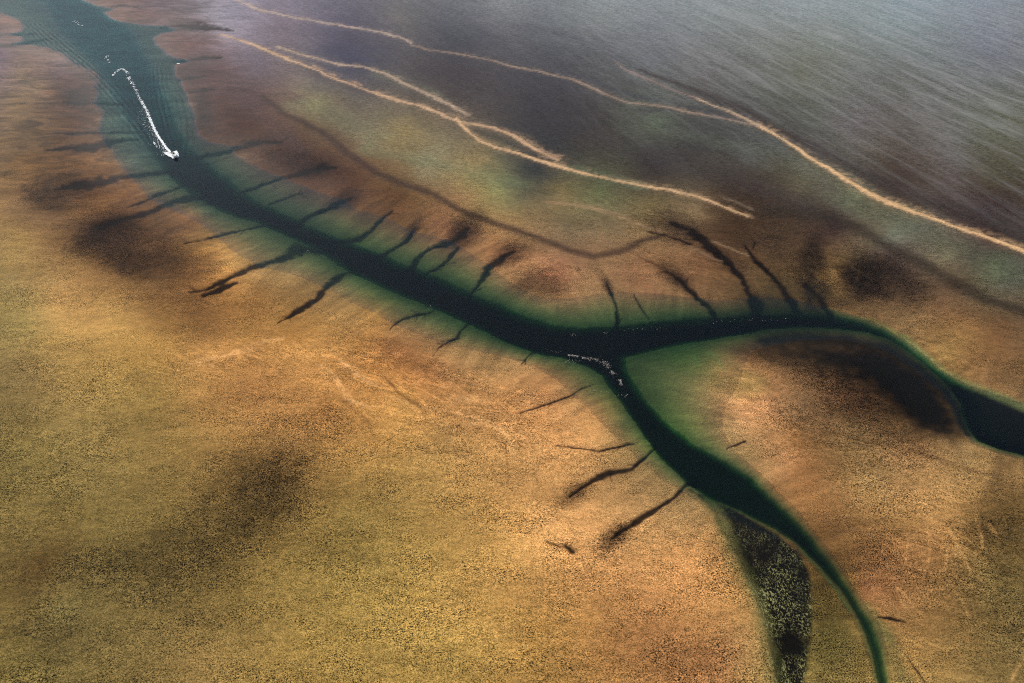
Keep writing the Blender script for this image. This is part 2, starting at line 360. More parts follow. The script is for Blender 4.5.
# ------------------------------------------------------------------ bright sand ridges
def ridge(pts, rgb=(196, 150, 104), h=.35, k=1.0, soft=1.15, frag=.35):
    global Z
    rgb = (rgb[0], rgb[1] + 7, rgb[2] + 16)
    thin = min(1.0, np.mean([p_[2] for p_ in pts]) / 3.4); k = k * (.45 + .55 * thin); pts = [(a_, b_, max(c_, 3.2)) for a_, b_, c_ in pts]
    q, p, s = line_field(pts, XF, YF, 2.5, thick=.72)
    q = q / (.55 + .9 * fbm(X / 26 + pts[0][0], Y / 26, 191, 2)); k = k * (.65 + .7 * fbm(X / 18, Y / 18 + pts[0][1], 195, 2))
    m = 1 - smooth(.35, soft, q + (rag - .5) * frag * 2)
    mix(m * k, rgb)
    Z = Z + h * np.exp(-q * q * 1.2)
    halo = np.exp(-(q / 2.2) ** 2) * k
    mix(halo * .13, rgb)
    mix(np.where(s > 0, np.exp(-(q / 2.6) ** 2) * smooth(.42, .66, rag) * k * .55, 0), rgb)
    TUFT[:] = TUFT * (1 - m * .5)
ridge([(200,-12,1.2),(235,0,1.6),(256,10,2),(300,19,2.6),(340,26,3),(380,33,2.6),(405,40,3),(411,44,1.6)], (176, 146, 120))
ridge([(412,46,1),(432,51,1),(455,54,1.6),(490,61,2),(512,67,2.5),(540,72,3),(570,80,3),(590,88,3),(610,97,3),(625,103,3),(640,105,2.5),(670,109,2),(700,115,1.8),(730,121,1.3),(765,129,1)], (158, 126, 98), k=.9)
ridge([(618,63,1.2),(625,70,1.8),(645,79,2.2),(670,90,2.8),(700,100,3.2)], (142, 112, 92))
ridge([(698,100,2.8),(725,111,4),(745,120,4.2),(765,130,5)], (176, 142, 106))
ridge([(762,129,4.5),(785,142,5),(805,155,6),(830,171,6),(850,184,6),(880,200,6),(915,214,5.5),(950,226,5),(985,238,5),(1024,252,5),(1100,282,5)], (222, 172, 116))
ridge([(222,35,1.5),(256,46,2.4),(270,52,2.8),(300,64,3),(318,71,3),(335,80,3.2),(370,92,3.2),(400,102,4),(430,110,5),(455,121,6),(470,124,4),(495,129,4.4),(512,136,4.6),(530,147,4.6),(545,155,4),(558,161,2)], (196, 152, 108))
ridge([(456,119,4),(460,124,4),(468,132,3.6),(480,142,4),(495,148,4),(512,153,4),(545,163,4),(575,172,4),(610,180,3.6),(640,186,3.4),(670,191,3.2),(700,198,3),(725,208,2.6),(748,217,1.6)], (208, 162, 112))
ridge([(278,47,1.2),(295,53,1.6),(310,57,2),(340,65,2),(365,68,2.2),(385,75,3),(410,86,4.2),(435,99,5.2),(455,108,5.4),(468,116,3)], (172, 140, 108), k=.9, frag=.6)
ridge([(548,203,5),(587,207,5),(615,215,5),(645,227,5),(672,236,3)], (160, 120, 80), h=.1, k=.5, soft=1.6)
ridge([(690,246,3),(710,258,4),(724,262,3)], (150, 112, 78), h=.1, k=.4)
ridge([(715,243,1.5),(735,252,1.6),(748,257,1.2)], (176, 138, 96), h=.05, k=.7)
ridge([(725,199,1),(740,204,1),(752,210,1)], (140, 112, 84), h=.05, k=.6)
for a, b in (((330,74),(336,76)),((315,66),(322,70)),((352,82),(362,86)),((545,158),(562,156)),((540,150),(560,158))):
    ridge([(*a, 2.2), (*b, 1.6)], (176, 134, 96), h=.05, k=.7)
# pale plaits of sand: between the old runnels, and the fan on the near right
PALE = (206, 150, 88)
for ln in ([(322,366,3),(335,376,4),(343,388,5),(352,402,4),(368,408,3)], [(343,362,4),(352,370,5),(361,377,5),(372,384,4),(381,388,4),(390,396,4),(404,404,3),(416,408,4),(446,411,3),(476,418,4),(497,428,4)],
           [(470,424,4),(480,425,3)], [(500,428,5),(508,440,5),(512,455,5)], [(198,360,3),(225,357,3),(255,350,3)], [(235,352,3),(262,343,3),(285,340,2)], [(188,363,3),(215,366,2)], [(455,400,6),(475,400,5)],
           [(928,526,3),(931,545,3),(927,566,3),(921,584,2)], [(909,530,2),(908,548,3),(905,566,2)], [(950,530,3),(958,548,3),(966,562,3),(970,574,2)], [(948,548,2),(947,562,3),(945,576,2)],
           [(976,520,2),(982,535,3),(984,548,2),(979,556,2)], [(990,526,3),(998,536,2)], [(928,520,8),(945,516,6),(960,516,5)], [(898,590,2),(912,604,2),(924,616,2)], [(950,585,2),(960,600,2),(968,618,2)],
           [(1012,683,5),(1020,665,4),(1040,650,4)], [(1030,640,3),(1040,630,3)]):
    q, p, s = line_field(ln, XF, YF, 2.5)
    m = (1 - smooth(.1, 2.3, q + (rag - .5) * 1.6)) * np.clip(.1 + 1.4 * rag2 * rag * 2, 0, 1.2)
    mix(m * .38, (232, 176, 116) if ln[0][0] < 800 and ln[0][1] > 330 else (206, 156, 96))
    Z = Z + .12 * m
    TUFT[:] = TUFT * (1 - m * .3)

B = B * (1 - np.where(insS, .10, .10 * np.exp(-dS / 5.0)))[..., None]      # wet sand along the water's edge
# ------------------------------------------------------------------ creeks and runnels that feed the channel
CREEKS = [
 [(66,103,2),(80,103,4),(100,103,4),(122,104,2)], [(54,134,1.5),(70,134,3.4),(92,133,3),(110,132.5,2.4),(135,132,1.5)],
 [(45,151,2),(56,150,4),(75,148,9),(95,147,10),(107,142,7),(120,140,5),(137,139,2.5)],
 [(56,190,1),(66,188,5),(80,185,10),(95,184,13),(105,182,11),(118,178,7),(135,175,5),(150,173,4.5),(172,170,3)],
 [(128,207,1),(140,203,2.5),(148,199,4),(160,193,3.5),(172,189.5,2.6),(184,184,1.5)],
 [(104,227,8),(120,221,9),(135,217,9),(150,213,6),(162,206,6),(175,200,8),(186,198,7),(196,197,5),(212,193,2)],
 [(185,245,1),(205,240,2),(220,235,3.4),(238,231,2.6),(262,225,2)],
 [(190,293,1),(208,290,3),(222,283,5),(238,274,7),(256,266,7),(275,261,7),(288,255,9),(298,249,13),(306,249,9),(318,252,4)],
 [(206,296,4),(220,291,6),(236,284,4)],
 [(277,325,.8),(288,319,4),(298,312,6),(310,304,6),(318,299,4),(323,291,8),(331,283,11),(337,277,8),(344,273,3),(352,270,1.5)],
 [(390,331,1),(397,323,2.6),(404,318,3),(418,315,3.4),(428,313,2.4),(434,309,1)],
 [(437,350,1),(448,342,3),(457,338,3.6),(460,330,3),(467,323,3.4),(475,318,1.5)],
 [(522,364,1),(528,356,1.8),(534,350,1.6),(540,346,1.5)],
 [(520,413,1),(534,409,1.6),(545,405,2),(558,400,2),(572,395,2.2),(582,388,2),(594,384,1)],
 [(555,446,.8),(580,449,2),(600,451,3),(615,448,2.6),(630,444,2),(637,443,.8)],
 [(570,497,3),(580,489,4),(592,481,5),(605,474,7),(620,471,7),(631,470,4),(640,462,4),(650,453,3),(659,444,2)],
 [(612,540,3),(622,531,7),(634,523,8),(647,514,7),(660,506,5),(672,498,4.4),(683,488,5),(690,482,5),(695,480,2)],
 [(282,143,2),(266,142,6),(252,144,9),(240,148,6),(226,152,5),(210,155,4),(198,157,2)],
 [(334,168,4),(322,168,10),(308,172,10),(296,175,7),(284,177,5),(270,182,4),(256,187,4),(243,191,2)],
 [(302,193,1),(292,196,2),(280,200,2),(268,204,1.5)],
 [(352,199,3),(342,203,6),(334,207,5),(320,212,3.4),(308,216,4),(296,224,5)],
 [(393,211,2),(387,216,4.4),(381,221,4),(374,228,5),(364,236,6),(352,240,6),(336,240,4)],
 [(417,228,2),(411,237,4),(407,242,4.4),(396,248,4),(385,253,4),(370,258,4)],
 [(468,229,4),(461,236,8),(452,242,9),(443,245,8),(434,248,5),(425,253,5),(416,260,6)],
 [(457,248,3),(451,257,4.4),(443,265,4.4),(434,269,3),(424,273,2)],
 [(514,253,3),(505,257,6),(496,263,8),(488,270,7),(482,279,5),(474,288,2.5)],
 [(606,283,2),(609,291,3),(613,300,3.4),(617,310,4),(617,321,4)], [(633,295,1),(640,306,1.8),(649,318,1.6)],
 [(638,255,1),(652,263,2.4),(664,271,3),(670,274,3)], [(672,274,3),(683,283,7),(688,290,7),(696,297,6),(706,304,6),(714,312,6)],
 [(650,232,2),(665,235,3),(678,240,3.4),(692,245,2)],
 [(674,224,4),(690,231,8),(702,240,9),(712,249,8),(725,260,7),(735,270,7),(743,280,7),(748,290,9),(756,303,11)],
 [(745,246,2.4),(750,255,4),(758,263,5),(770,274,5),(780,286,6),(789,299,7),(797,310,8)],
 [(752,240,1),(756,244,2),(752,250,2)], [(806,285,6),(815,294,6),(822,302,7),(832,316,5)],
 [(163,27,1.5),(178,26,4),(192,26,7),(205,28,8),(218,29,6),(232,31,2)], [(173,62,1.5),(190,60.5,2.4),(205,59,5),(220,58,3)],
 [(112,7,2),(122,6,3),(138,7,2)], [(-20,15,2),(0,14.5,2),(16,14.5,1.2)], [(-20,35,5),(0,35,5),(12,34.6,2.6),(34,34,1.5)], [(-20,46,5),(0,46,4.4),(20,44.5,3),(30,42,2.4),(46,39,1.5)],
 [(190,92,2),(205,91,4),(215,90,2)], [(180,80,2),(192,78,4),(206,76,2)], [(546,543,1.4),(553,546,1.6),(560,549,1.6)], [(565,548,6),(571,554,6)],
 [(878,617,2),(890,619,4),(905,622,2)], [(726,449,1),(735,446,3),(744,441,2)],
  [(905,655,1),(915,670,2),(928,690,2)],
]
def to_deep(c):
    best = None
    for e in (0, -1):
        p0 = np.array(c[e][:2], float)
        for a, b in zip(DEEP, DEEP[1:] + DEEP[:1]):
            a, b = np.array(a, float), np.array(b, float); ed = b - a
            tt = np.clip(((p0 - a) @ ed) / max(ed @ ed, 1e-9), 0, 1); q_ = a + tt * ed; d = np.linalg.norm(p0 - q_)
            if best is None or d < best[0]: best = (d, e, q_)
    d, e, q_ = best
    if d < 4 or d > 75: return c
    p0 = np.array(c[e][:2], float); p1 = np.array(c[1 if e == 0 else -2][:2], float)
    dr = (p0 - p1) / max(np.linalg.norm(p0 - p1), 1e-6)
    w0 = max(c[e][2], 2.0); m1 = p0 * .5 + q_ * .5 + dr * d * .16; q2 = q_ + dr * 5
    new = [(m1[0], m1[1], w0 * .9), (q2[0], q2[1], w0 * 1.4)]
    return c + new if e == -1 else new[::-1] + c
heads = []
for i_, c in enumerate(CREEKS):
    wide = max(p[2] for p in c)
    if wide >= 4 and c[0][1] > 100 and c[0][:2] not in ((206, 296), (565, 548), (878, 617)):
        c2 = to_deep(c)
        if c2 is not c:
            up = c[0] if c2[0] is c[0] else c[-1]
            heads.append((up, c[1] if up is c[0] else c[-2], wide)); CREEKS[i_] = c2
for (hu, hv, hw_), nb, wide in heads:
    an = math.degrees(math.atan2(hv - nb[1], hu - nb[0]))
    dark_patch(hu, hv, wide * 3.2, wide * 1.6, an, .62, (44, 30, 25))
    dark_patch(hu * .5 + nb[0] * .5, hv * .5 + nb[1] * .5, wide * 2.6, wide * 1.3, an, .5, (40, 28, 23))
# every creek gathers a few finer runnels
TWIGS = []
rr = random.Random(5)
for c in CREEKS:
    n_ = len(c)
    if n_ < 4 or c[0][1] < 60: continue
    for _ in range(3 if n_ < 6 else 6):
        i = rr.randrange(0, n_ - 1); k = rr.random()
        a = [c[i][j] * (1 - k) + c[i + 1][j] * k for j in (0, 1)]
        # upstream is the end that lies farther from the channel: twigs lean that way
        d0 = math.atan2(c[0][1] - c[-1][1], c[0][0] - c[-1][0]); up = d0 if c[0][2] <= c[-1][2] + 3 else d0
        ang = up + rr.choice((-1, 1)) * rr.uniform(.35, .9); ln = rr.uniform(5, 16) * np.interp(a[1], [60, 300], [.6, 1])
        p = [(a[0], a[1], rr.uniform(1.4, 2.4))]
        for j in range(3):
            ang += rr.uniform(-.35, .35)
            p.append((p[-1][0] + ln / 3 * math.cos(ang), p[-1][1] + ln / 3 * math.sin(ang) * .7, p[-1][2] * .72))
        TWIGS.append(p)
for i, c in enumerate(CREEKS + TWIGS):
    twig = i >= len(CREEKS)
    wide = max(p[2] for p in c)
    q, p, s = line_field(c, XF, YF, 2.5)
    m = 1 - smooth(.38, 1.10 if wide < 5 else 1.30, q + (rag - .5) * 1.2 + (rag2 - .5) * .6)
    far = np.interp(V, [0, 260, 683], [0, .8, 1])[..., None]
    tone = lin((34, 24, 24)) * (1 - far) + lin((17, 14, 12)) * far
    k = np.where(insS, .93 - .25 * t, .95)
    if c[0][0] in (638, 192, 915, 640, 692): k = k * .5
    if twig: k = k * .55
    mm = (m * k)[..., None]
    B = B * (1 - mm) + tone / GAIN * mm
    Z = np.where(insS, Z - .22 * m * np.minimum(wide / 5, 1), np.maximum(Z - .20 * m * np.minimum(wide / 5, 1), .008))
    halo = np.exp(-((q + (rag2 - .5) * 1.2) / 2.0) ** 2) * .38
    B = B * (1 - halo[..., None] * np.array([.55, .62, .62]))
    TUFT[:] = TUFT * (1 - m * .7)
B = np.clip(B, .0025, .8)

# ------------------------------------------------------------------ pale drifting silt and painted sky sheen on the outer flats, weed density, sheen of the wet film
FARM = smooth(300, 90, V + .12 * (600 - U)) * smooth(120, 330, U)
STREAKY = smooth(300, 120, V) * smooth(330, 120, U)
SILT_SHEEN = smooth(215, 20, V + .25 * (760 - U)) * smooth(500, 760, U + V * .4)
TUFT *= (.55 + .9 * fbm(X / 30, Y / 18, 151, 3))
TUFT *= np.interp(V, [0, 120, 260, 420, 683], [.45, .6, .85, 1.05, 1.15])
TUFT = np.where(insS, TUFT * np.clip(1 - 1.2 * t, 0, 1), TUFT)
weedspk = np.clip(weed, 0, 1) * (.3 + .7 * smooth(515, 600, V))
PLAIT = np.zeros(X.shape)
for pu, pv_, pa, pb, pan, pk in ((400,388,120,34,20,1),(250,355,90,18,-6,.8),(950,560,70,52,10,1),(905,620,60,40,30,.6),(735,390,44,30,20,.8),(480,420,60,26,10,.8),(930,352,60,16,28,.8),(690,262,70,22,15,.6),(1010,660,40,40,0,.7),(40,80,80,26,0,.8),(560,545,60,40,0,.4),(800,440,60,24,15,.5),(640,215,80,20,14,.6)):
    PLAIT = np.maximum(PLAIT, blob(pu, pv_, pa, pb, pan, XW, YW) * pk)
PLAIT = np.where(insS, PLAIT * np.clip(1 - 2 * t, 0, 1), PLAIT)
WET = np.clip(smooth(280, 20, V) * .7 + .25 * smooth(25, 4, dS), 0, 1)

# ------------------------------------------------------------------ meshes
def grid_mesh(name, X, Y, Z):
    nr, nc = X.shape
    me = bpy.data.meshes.new(name)
    n = nr * nc
    me.vertices.add(n)
    me.vertices.foreach_set('co', np.stack([X, Y, Z], 2).astype(np.float32).ravel())
    idx = np.arange(n, dtype=np.int32).reshape(nr, nc)
    q = np.stack([idx[:-1, :-1], idx[:-1, 1:], idx[1:, 1:], idx[1:, :-1]], 2)
    if Y[0, 0] > Y[-1, 0]: q = q[..., ::-1]
    q = q.reshape(-1)
    me.loops.add(len(q)); me.loops.foreach_set('vertex_index', q)
    me.polygons.add(len(q) // 4)
    me.polygons.foreach_set('loop_start', np.arange(0, len(q), 4, dtype=np.int32))
    me.polygons.foreach_set('use_smooth', np.ones(len(q) // 4, bool))
    me.update(calc_edges=True)
    return me

def link(name, me, mat=None, parent=None, **props):
    o = bpy.data.objects.new(name, me); col.objects.link(o)
    if mat: me.materials.append(mat)
    if parent: o.parent = parent
    for k, v in props.items(): o[k] = v
    return o

def material(name):
    m = bpy.data.materials.new(name); m.use_nodes = True
    nt = m.node_tree; nt.nodes.clear()
    return m, nt, nt.nodes.new('ShaderNodeOutputMaterial')

class N:
    """small shorthand for wiring nodes"""
    def __init__(s, nt): s.nt = nt
    def __call__(s, kind, inputs=None, **attrs):
        n = s.nt.nodes.new('ShaderNode' + kind)
        for k, v in attrs.items(): setattr(n, k, v)
        for k, v in (inputs or {}).items():
            if hasattr(v, 'is_output') or isinstance(v, bpy.types.NodeSocket): s.nt.links.new(v, n.inputs[k])
            else: n.inputs[k].default_value = v
        return n
    def math(s, op, a, b=0.0, clamp=False):
        return s('Math', {0: a, 1: b}, operation=op, use_clamp=clamp).outputs[0]
    def ramp(s, x, a, b, lo=0.0, hi=1.0):
        return s('MapRange', {'Value': x, 'From Min': a, 'From Max': b, 'To Min': lo, 'To Max': hi}, interpolation_type='SMOOTHSTEP').outputs[0]
    def scaled(s, vec, sx, sy, sz, rot=0.0):
        return s('Mapping', {'Vector': vec, 'Scale': (sx, sy, sz), 'Rotation': (0, 0, rot)}).outputs[0]
    def noise(s, vec, scale, detail=3.0, rough=.55, dist=0.0):
        return s('TexNoise', {'Vector': vec, 'Scale': scale, 'Detail': detail, 'Roughness': rough, 'Distortion': dist}).outputs['Fac']
    def mul(s, colr, fac):
        v = s('VectorMath', {0: colr, 'Scale': fac}, operation='SCALE')
        return v.outputs[0]
    def mixc(s, fac, a, b):
        n = s.nt.nodes.new('ShaderNodeMix'); n.data_type = 'RGBA'
        for i, v in ((0, fac), (6, a), (7, b)):
            if isinstance(v, bpy.types.NodeSocket): s.nt.links.new(v, n.inputs[i])
            else: n.inputs[i].default_value = v
        return n.outputs[2]

me = grid_mesh('tidal_flat', X, Y, Z)
for nm, arr in (('tuft', TUFT), ('silt', SILT_SHEEN), ('wet', WET), ('weed', weedspk), ('combed', FARM), ('streaky', STREAKY), ('plait', PLAIT)):
    a = me.attributes.new(nm, 'FLOAT', 'POINT'); a.data.foreach_set('value', np.asarray(arr, np.float32).ravel())
a = me.attributes.new('sediment', 'FLOAT_VECTOR', 'POINT'); a.data.foreach_set('vector', B.astype(np.float32).ravel())

m, nt, out = material('wet_sediment'); n = N(nt)
pos = n('NewGeometry').outputs['Position']
att = lambda s: n('Attribute', attribute_name=s)
base = att('sediment').outputs['Vector']; tuft = att('tuft').outputs['Fac']; silt = att('silt').outputs['Fac']; wet = att('wet').outputs['Fac']; weedA = att('weed').outputs['Fac']
# broad and middling mottling
n_big = n.noise(n.scaled(pos, .018, .05, 1), 1.0, 5, .6, .4)
n_clp0 = n.noise(n.scaled(pos, .42, .8, 1), 1.0, 3, .7, .3)
n_mid = n.noise(n.scaled(pos, .075, .20, 1, .10), 1.0, 4, .6, .6)
n_spk = n.noise(n.scaled(pos, 2.5, 2.9, 1), 1.0, 3, .75)
n_clp = n.noise(n.scaled(pos, .42, .8, 1), 1.0, 3, .7, .3)
n_fine = n.noise(n.scaled(pos, 4.6, 5.2, 1), 1.0, 2, .7)
mott = n.math('MULTIPLY', n.ramp(n_big, .3, .7, .84, 1.16), n.ramp(n_mid, .3, .7, .90, 1.10))
dirn = n('Mapping', {'Vector': pos, 'Rotation': (0, 0, math.radians(-56)), 'Scale': (30, 5, 1)}, vector_type='TEXTURE').outputs[0]
n_dir = n.noise(dirn, 1.0, 6, .68, .5)
combed = att('combed').outputs['Fac']; streaky = att('streaky').outputs['Fac']
far_m = n.math('MULTIPLY', n.ramp(n_dir, .3, .7, .88, 1.12), n.ramp(n_clp0, .3, .7, .78, 1.22))
mott = n('Mix', {0: combed, 2: mott, 3: far_m}).outputs[0]
n_str = n.noise(n.scaled(pos, .045, .10, 1, .05), 1.0, 6, .66, 1.0)
mott = n.math('MULTIPLY', mott, n('Mix', {0: streaky, 2: 1.0, 3: n.ramp(n_str, .32, .68, .56, 1.6)}).outputs[0])
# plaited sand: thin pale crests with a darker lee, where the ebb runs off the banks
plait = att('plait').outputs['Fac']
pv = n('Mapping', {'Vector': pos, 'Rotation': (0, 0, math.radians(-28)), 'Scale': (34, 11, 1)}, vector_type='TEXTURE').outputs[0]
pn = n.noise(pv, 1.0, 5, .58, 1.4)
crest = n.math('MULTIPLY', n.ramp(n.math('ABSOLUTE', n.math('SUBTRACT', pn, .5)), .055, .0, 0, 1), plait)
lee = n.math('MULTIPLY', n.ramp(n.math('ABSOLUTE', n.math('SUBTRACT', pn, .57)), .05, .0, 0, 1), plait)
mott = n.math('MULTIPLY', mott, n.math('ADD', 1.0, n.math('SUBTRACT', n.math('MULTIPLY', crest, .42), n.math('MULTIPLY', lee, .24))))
c1 = n.mul(base, mott)
# dark tufts of weed and pale shell grit
dark = n.ramp(n_spk, .52, .36, 0, 1)
lite = n.ramp(n_spk, .52, .70, 0, 1)
fine = n.math('MULTIPLY', n.ramp(n_fine, .30, .70, .58, 1.42), n.ramp(n_clp, .3, .7, .76, 1.24))
n_pat = n.noise(n.scaled(pos, .06, .085, 1, .4), 1.0, 6, .68, .8)
tf = n.math('MULTIPLY', n.math('MULTIPLY', tuft, n.ramp(n_mid, .25, .75, 1.15, .8)), n.ramp(n_pat, .34, .66, .55, 1.5))
k = n.math('SUBTRACT', 1.0, n.math('MULTIPLY', n.math('MULTIPLY', dark, .92), tf), True)
k = n.math('ADD', k, n.math('MULTIPLY', n.math('MULTIPLY', lite, .85), tf))
kf = n.math('ADD', 1.0, n.math('MULTIPLY', n.math('SUBTRACT', fine, 1.0), n.math('MULTIPLY', tuft, 1.0, True)))
c2 = n.mul(c1, n.math('MULTIPLY', k, kf))
# olive weed tint where the tufts are thick
olive = n('VectorMath', {0: c2, 1: (.74, .98, .62)}, operation='MULTIPLY').outputs[0]
c2 = n.mixc(n.math('MULTIPLY', n.math('MULTIPLY', dark, tf), .8, True), c2, olive)
# floating green-yellow fronds on the black weed bed
vor = n.noise(n.scaled(pos, .95, .6, 1, .3), 1.0, 5, .8, 2.2)
frond = n.math('MULTIPLY', n.ramp(vor, .525, .585, 0, 1), n.math('MULTIPLY', n.math('MULTIPLY', weedA, n.ramp(n.noise(n.scaled(pos, .10, .07, 1), 1.0, 2), .34, .60)), .85))
c3 = n.mixc(frond, c2, (.27, .26, .10, 1))
# streaks of pale silt, with grey sky sheen painted into the colour
sv = n('Mapping', {'Vector': pos, 'Rotation': (0, 0, math.radians(-70)), 'Scale': (80, 10, 1)}, vector_type='TEXTURE').outputs[0]
s1 = n.noise(sv, 1.0, 7, .62, .9)
s2 = n.noise(n('Mapping', {'Vector': pos, 'Rotation': (0, 0, math.radians(-58)), 'Scale': (24, 4, 1)}, vector_type='TEXTURE').outputs[0], 1.0, 4, .6, .8)
ss = n.math('MULTIPLY', n.ramp(n.math('ADD', n.math('MULTIPLY', s1, .72), n.math('MULTIPLY', s2, .28)), .42, .74), silt)
c4 = n.mixc(n.math('MULTIPLY', ss, .46), c3, (.30, .30, .30, 1))
rough = n.math('SUBTRACT', .86, n.math('MULTIPLY', wet, .26))
rough = n.math('ADD', rough, n.math('MULTIPLY', n.math('SUBTRACT', n_mid, .5), .25))
hgt = n.math('ADD', n.math('MULTIPLY', n_spk, .6), n.math('MULTIPLY', n_mid, .8))
bump = n('Bump', {'Strength': .35, 'Distance': .25, 'Height': hgt}).outputs[0]
p = n('BsdfPrincipled', {'Base Color': c4, 'Roughness': rough, 'Normal': bump, 'Specular IOR Level': n.math('ADD', .015, n.math('MULTIPLY', wet, .16))})
nt.links.new(p.outputs[0], out.inputs[0])
link('tidal_flat', me, m, kind='structure', label='sand and mud tidal flats cut by dark creeks around the channel', category='ground')

# ------------------------------------------------------------------ the water body (closed slab; the flats stand out of it)
wu = np.concatenate([np.linspace(-420, -70, 12), np.arange(-60, 236, .8), np.arange(240, 1100, 7.0), np.linspace(1110, 1440, 12)])
wv = np.unique(np.concatenate([341.5 - FOC * np.tan(TILT - np.radians(np.geomspace(3.2, 13.0, 26))), np.arange(-40, -8, 4.0), np.arange(-8, 196, .8), np.arange(200, 745, 7.0), np.linspace(750, 890, 10)]))
WU, WV = np.meshgrid(wu, wv)
WX, WY = ground(WU, WV)
WZ = np.zeros(WX.shape)
def train(pts, width, lam, amp, fade0, fade1):
    """a train of bow waves that runs along a traced line, crests parallel to it"""
    g = trace(pts)
    best = np.full(WX.shape, 1e9); sg = np.zeros(WX.shape); par = np.zeros(WX.shape); acc = 0
    seg = np.linalg.norm(np.diff(g, axis=0), axis=1); tot = seg.sum()
    for i in range(len(g) - 1):
        a, b = g[i], g[i + 1]; e = b - a
        x, y = WX - a[0], WY - a[1]
        tt = np.clip((x * e[0] + y * e[1]) / (e @ e), 0, 1)
        d = np.hypot(x - tt * e[0], y - tt * e[1]); k = d < best
        best = np.where(k, d, best); sg = np.where(k, np.sign(e[0] * y - e[1] * x), sg); par = np.where(k, (acc + tt * seg[i]) / tot, par); acc += seg[i]
    d = best * sg
    w = width * (.35 + .65 * par)
    env = np.exp(-(d / w) ** 2) * smooth(0, fade0, par) * (1 - smooth(fade1, 1.0, par))
    return amp * env * np.sin(2 * np.pi * d / lam + 3.0 * fbm(WX / 16, WY / 16, 301, 2)) * (.25 + 1.5 * fbm(WX / 8, WY / 8, 305, 2) ** 1.5)
WZ += train([(160,150),(150,141),(135,121),(118,100),(100,80),(82,64),(62,48),(42,30),(28,18)], 10.0, 3.0, .20, .06, .9)
WZ += train([(174,150),(171,140),(167,128),(163,112),(160,98),(157,84),(156,70),(158,58)], 6.0, 2.8, .075, .1, .75)
WZ += train([(182,160),(186,140),(186,120),(180,100),(172,84),(166,70)], 9.0, 3.6, .03, .1, .7)
WZ += train([(165,160),(140,142),(120,120),(104,102),(90,86)], 12.0, 3.2, .05, .1, .7)
WZ += .02 * (fbm(WX / 2.2, WY / 2.2, 311, 2) - .5) * (WU < 240)
wm = grid_mesh('water', WX, WY, WZ)
bm = bmesh.new(); bm.from_mesh(wm)
be = [e for e in bm.edges if e.is_boundary]
r = bmesh.ops.extrude_edge_only(bm, edges=be)
nv = [g for g in r['geom'] if isinstance(g, bmesh.types.BMVert)]
for v_ in nv: v_.co.z = -9.0
bmesh.ops.edgeloop_fill(bm, edges=[e for e in bm.edges if e.is_boundary])
bmesh.ops.recalc_face_normals(bm, faces=bm.faces)
bm.to_mesh(wm); bm.free()
m, nt, out = material('estuary_water'); n = N(nt)
pos = n('NewGeometry').outputs['Position']
rip = n.math('ADD', n.noise(n.scaled(pos, .55, .9, 1, .3), 1.0, 3, .6, .5), n.math('MULTIPLY', n.noise(n.scaled(pos, .11, .22, 1), 1.0, 3), .8))
bmp = n('Bump', {'Strength': .22, 'Distance': .25, 'Height': rip}).outputs[0]
fr = n('Fresnel', {'IOR': 1.33, 'Normal': bmp}).outputs[0]
gl = n('BsdfGlossy', {'Color': (.92, .95, 1, 1), 'Roughness': .07, 'Normal': bmp}).outputs[0]
tr = n('BsdfTransparent', {'Color': (1, 1, 1, 1)}).outputs[0]
silty = n('BsdfDiffuse', {'Color': (.035, .10, .115, 1)}).outputs[0]
ms = n('MixShader', {0: .012, 1: tr, 2: silty}).outputs[0]       # fine silt just under the surface
mx = n('MixShader', {0: n.math('MULTIPLY', fr, .5), 1: ms, 2: gl}).outputs[0]
nt.links.new(mx, out.inputs[0])
va = n('VolumeAbsorption', {'Color': (.33, .72, .60, 1), 'Density': 1.6}).outputs[0]
nt.links.new(va, out.inputs['Volume'])
link('water', wm, m, kind='structure', label='teal and green estuary water filling the branching channel', category='water')

# ------------------------------------------------------------------ foam: small flecks of real froth lying on the water
def flecks(name, spots, mat, **props):
    """spots: x, y, z, size, stretch direction; each fleck is a low irregular clot of froth"""
    vs_, fs_ = [], []
    for x, y, z, s, ang, el in spots:
        k = 6; b = len(vs_)
        ca_, sa_ = math.cos(ang), math.sin(ang)
        for j in range(k):
            a_ = 2 * math.pi * j / k; r_ = s * random.uniform(.6, 1.15)
            dx, dy = r_ * math.cos(a_) * el, r_ * math.sin(a_)
            vs_.append((x + dx * ca_ - dy * sa_, y + dx * sa_ + dy * ca_, z - .02))
        vs_.append((x, y, z + s * random.uniform(.25, .5)))
        vs_.append((x, y, z - .05))
        for j in range(k):
            fs_.append((b + j, b + (j + 1) % k, b + k)); fs_.append((b + (j + 1) % k, b + j, b + k + 1))
    me = bpy.data.meshes.new(name); me.from_pydata(vs_, [], fs_); me.update()
    return link(name, me, mat, **props)

def along(pts, tt):
    g = trace(pts); seg = np.linalg.norm(np.diff(g, axis=0), axis=1); c = np.concatenate([[0], np.cumsum(seg)]) / seg.sum()
    x = np.interp(tt, c, g[:, 0]); y = np.interp(tt, c, g[:, 1])
    i = min(np.searchsorted(c, tt, 'right') - 1, len(seg) - 1); d = (g[i + 1] - g[i]) / seg[i]
    return x, y, d
m, nt, out = material('white_froth'); n = N(nt)
c = n.mixc(n.ramp(n.noise(n('NewGeometry').outputs['Position'], 1.5, 3), .3, .7), (.62, .66, .68, 1), (.86, .86, .84, 1))
nt.links.new(n('BsdfPrincipled', {'Base Color': c, 'Roughness': .6}).outputs[0], out.inputs[0]); froth = m
m, nt, out = material('stale_froth'); n = N(nt)
c = n.mixc(n.ramp(n.noise(n('NewGeometry').outputs['Position'], .9, 3), .3, .7), (.07, .055, .045, 1), (.38, .33, .28, 1))
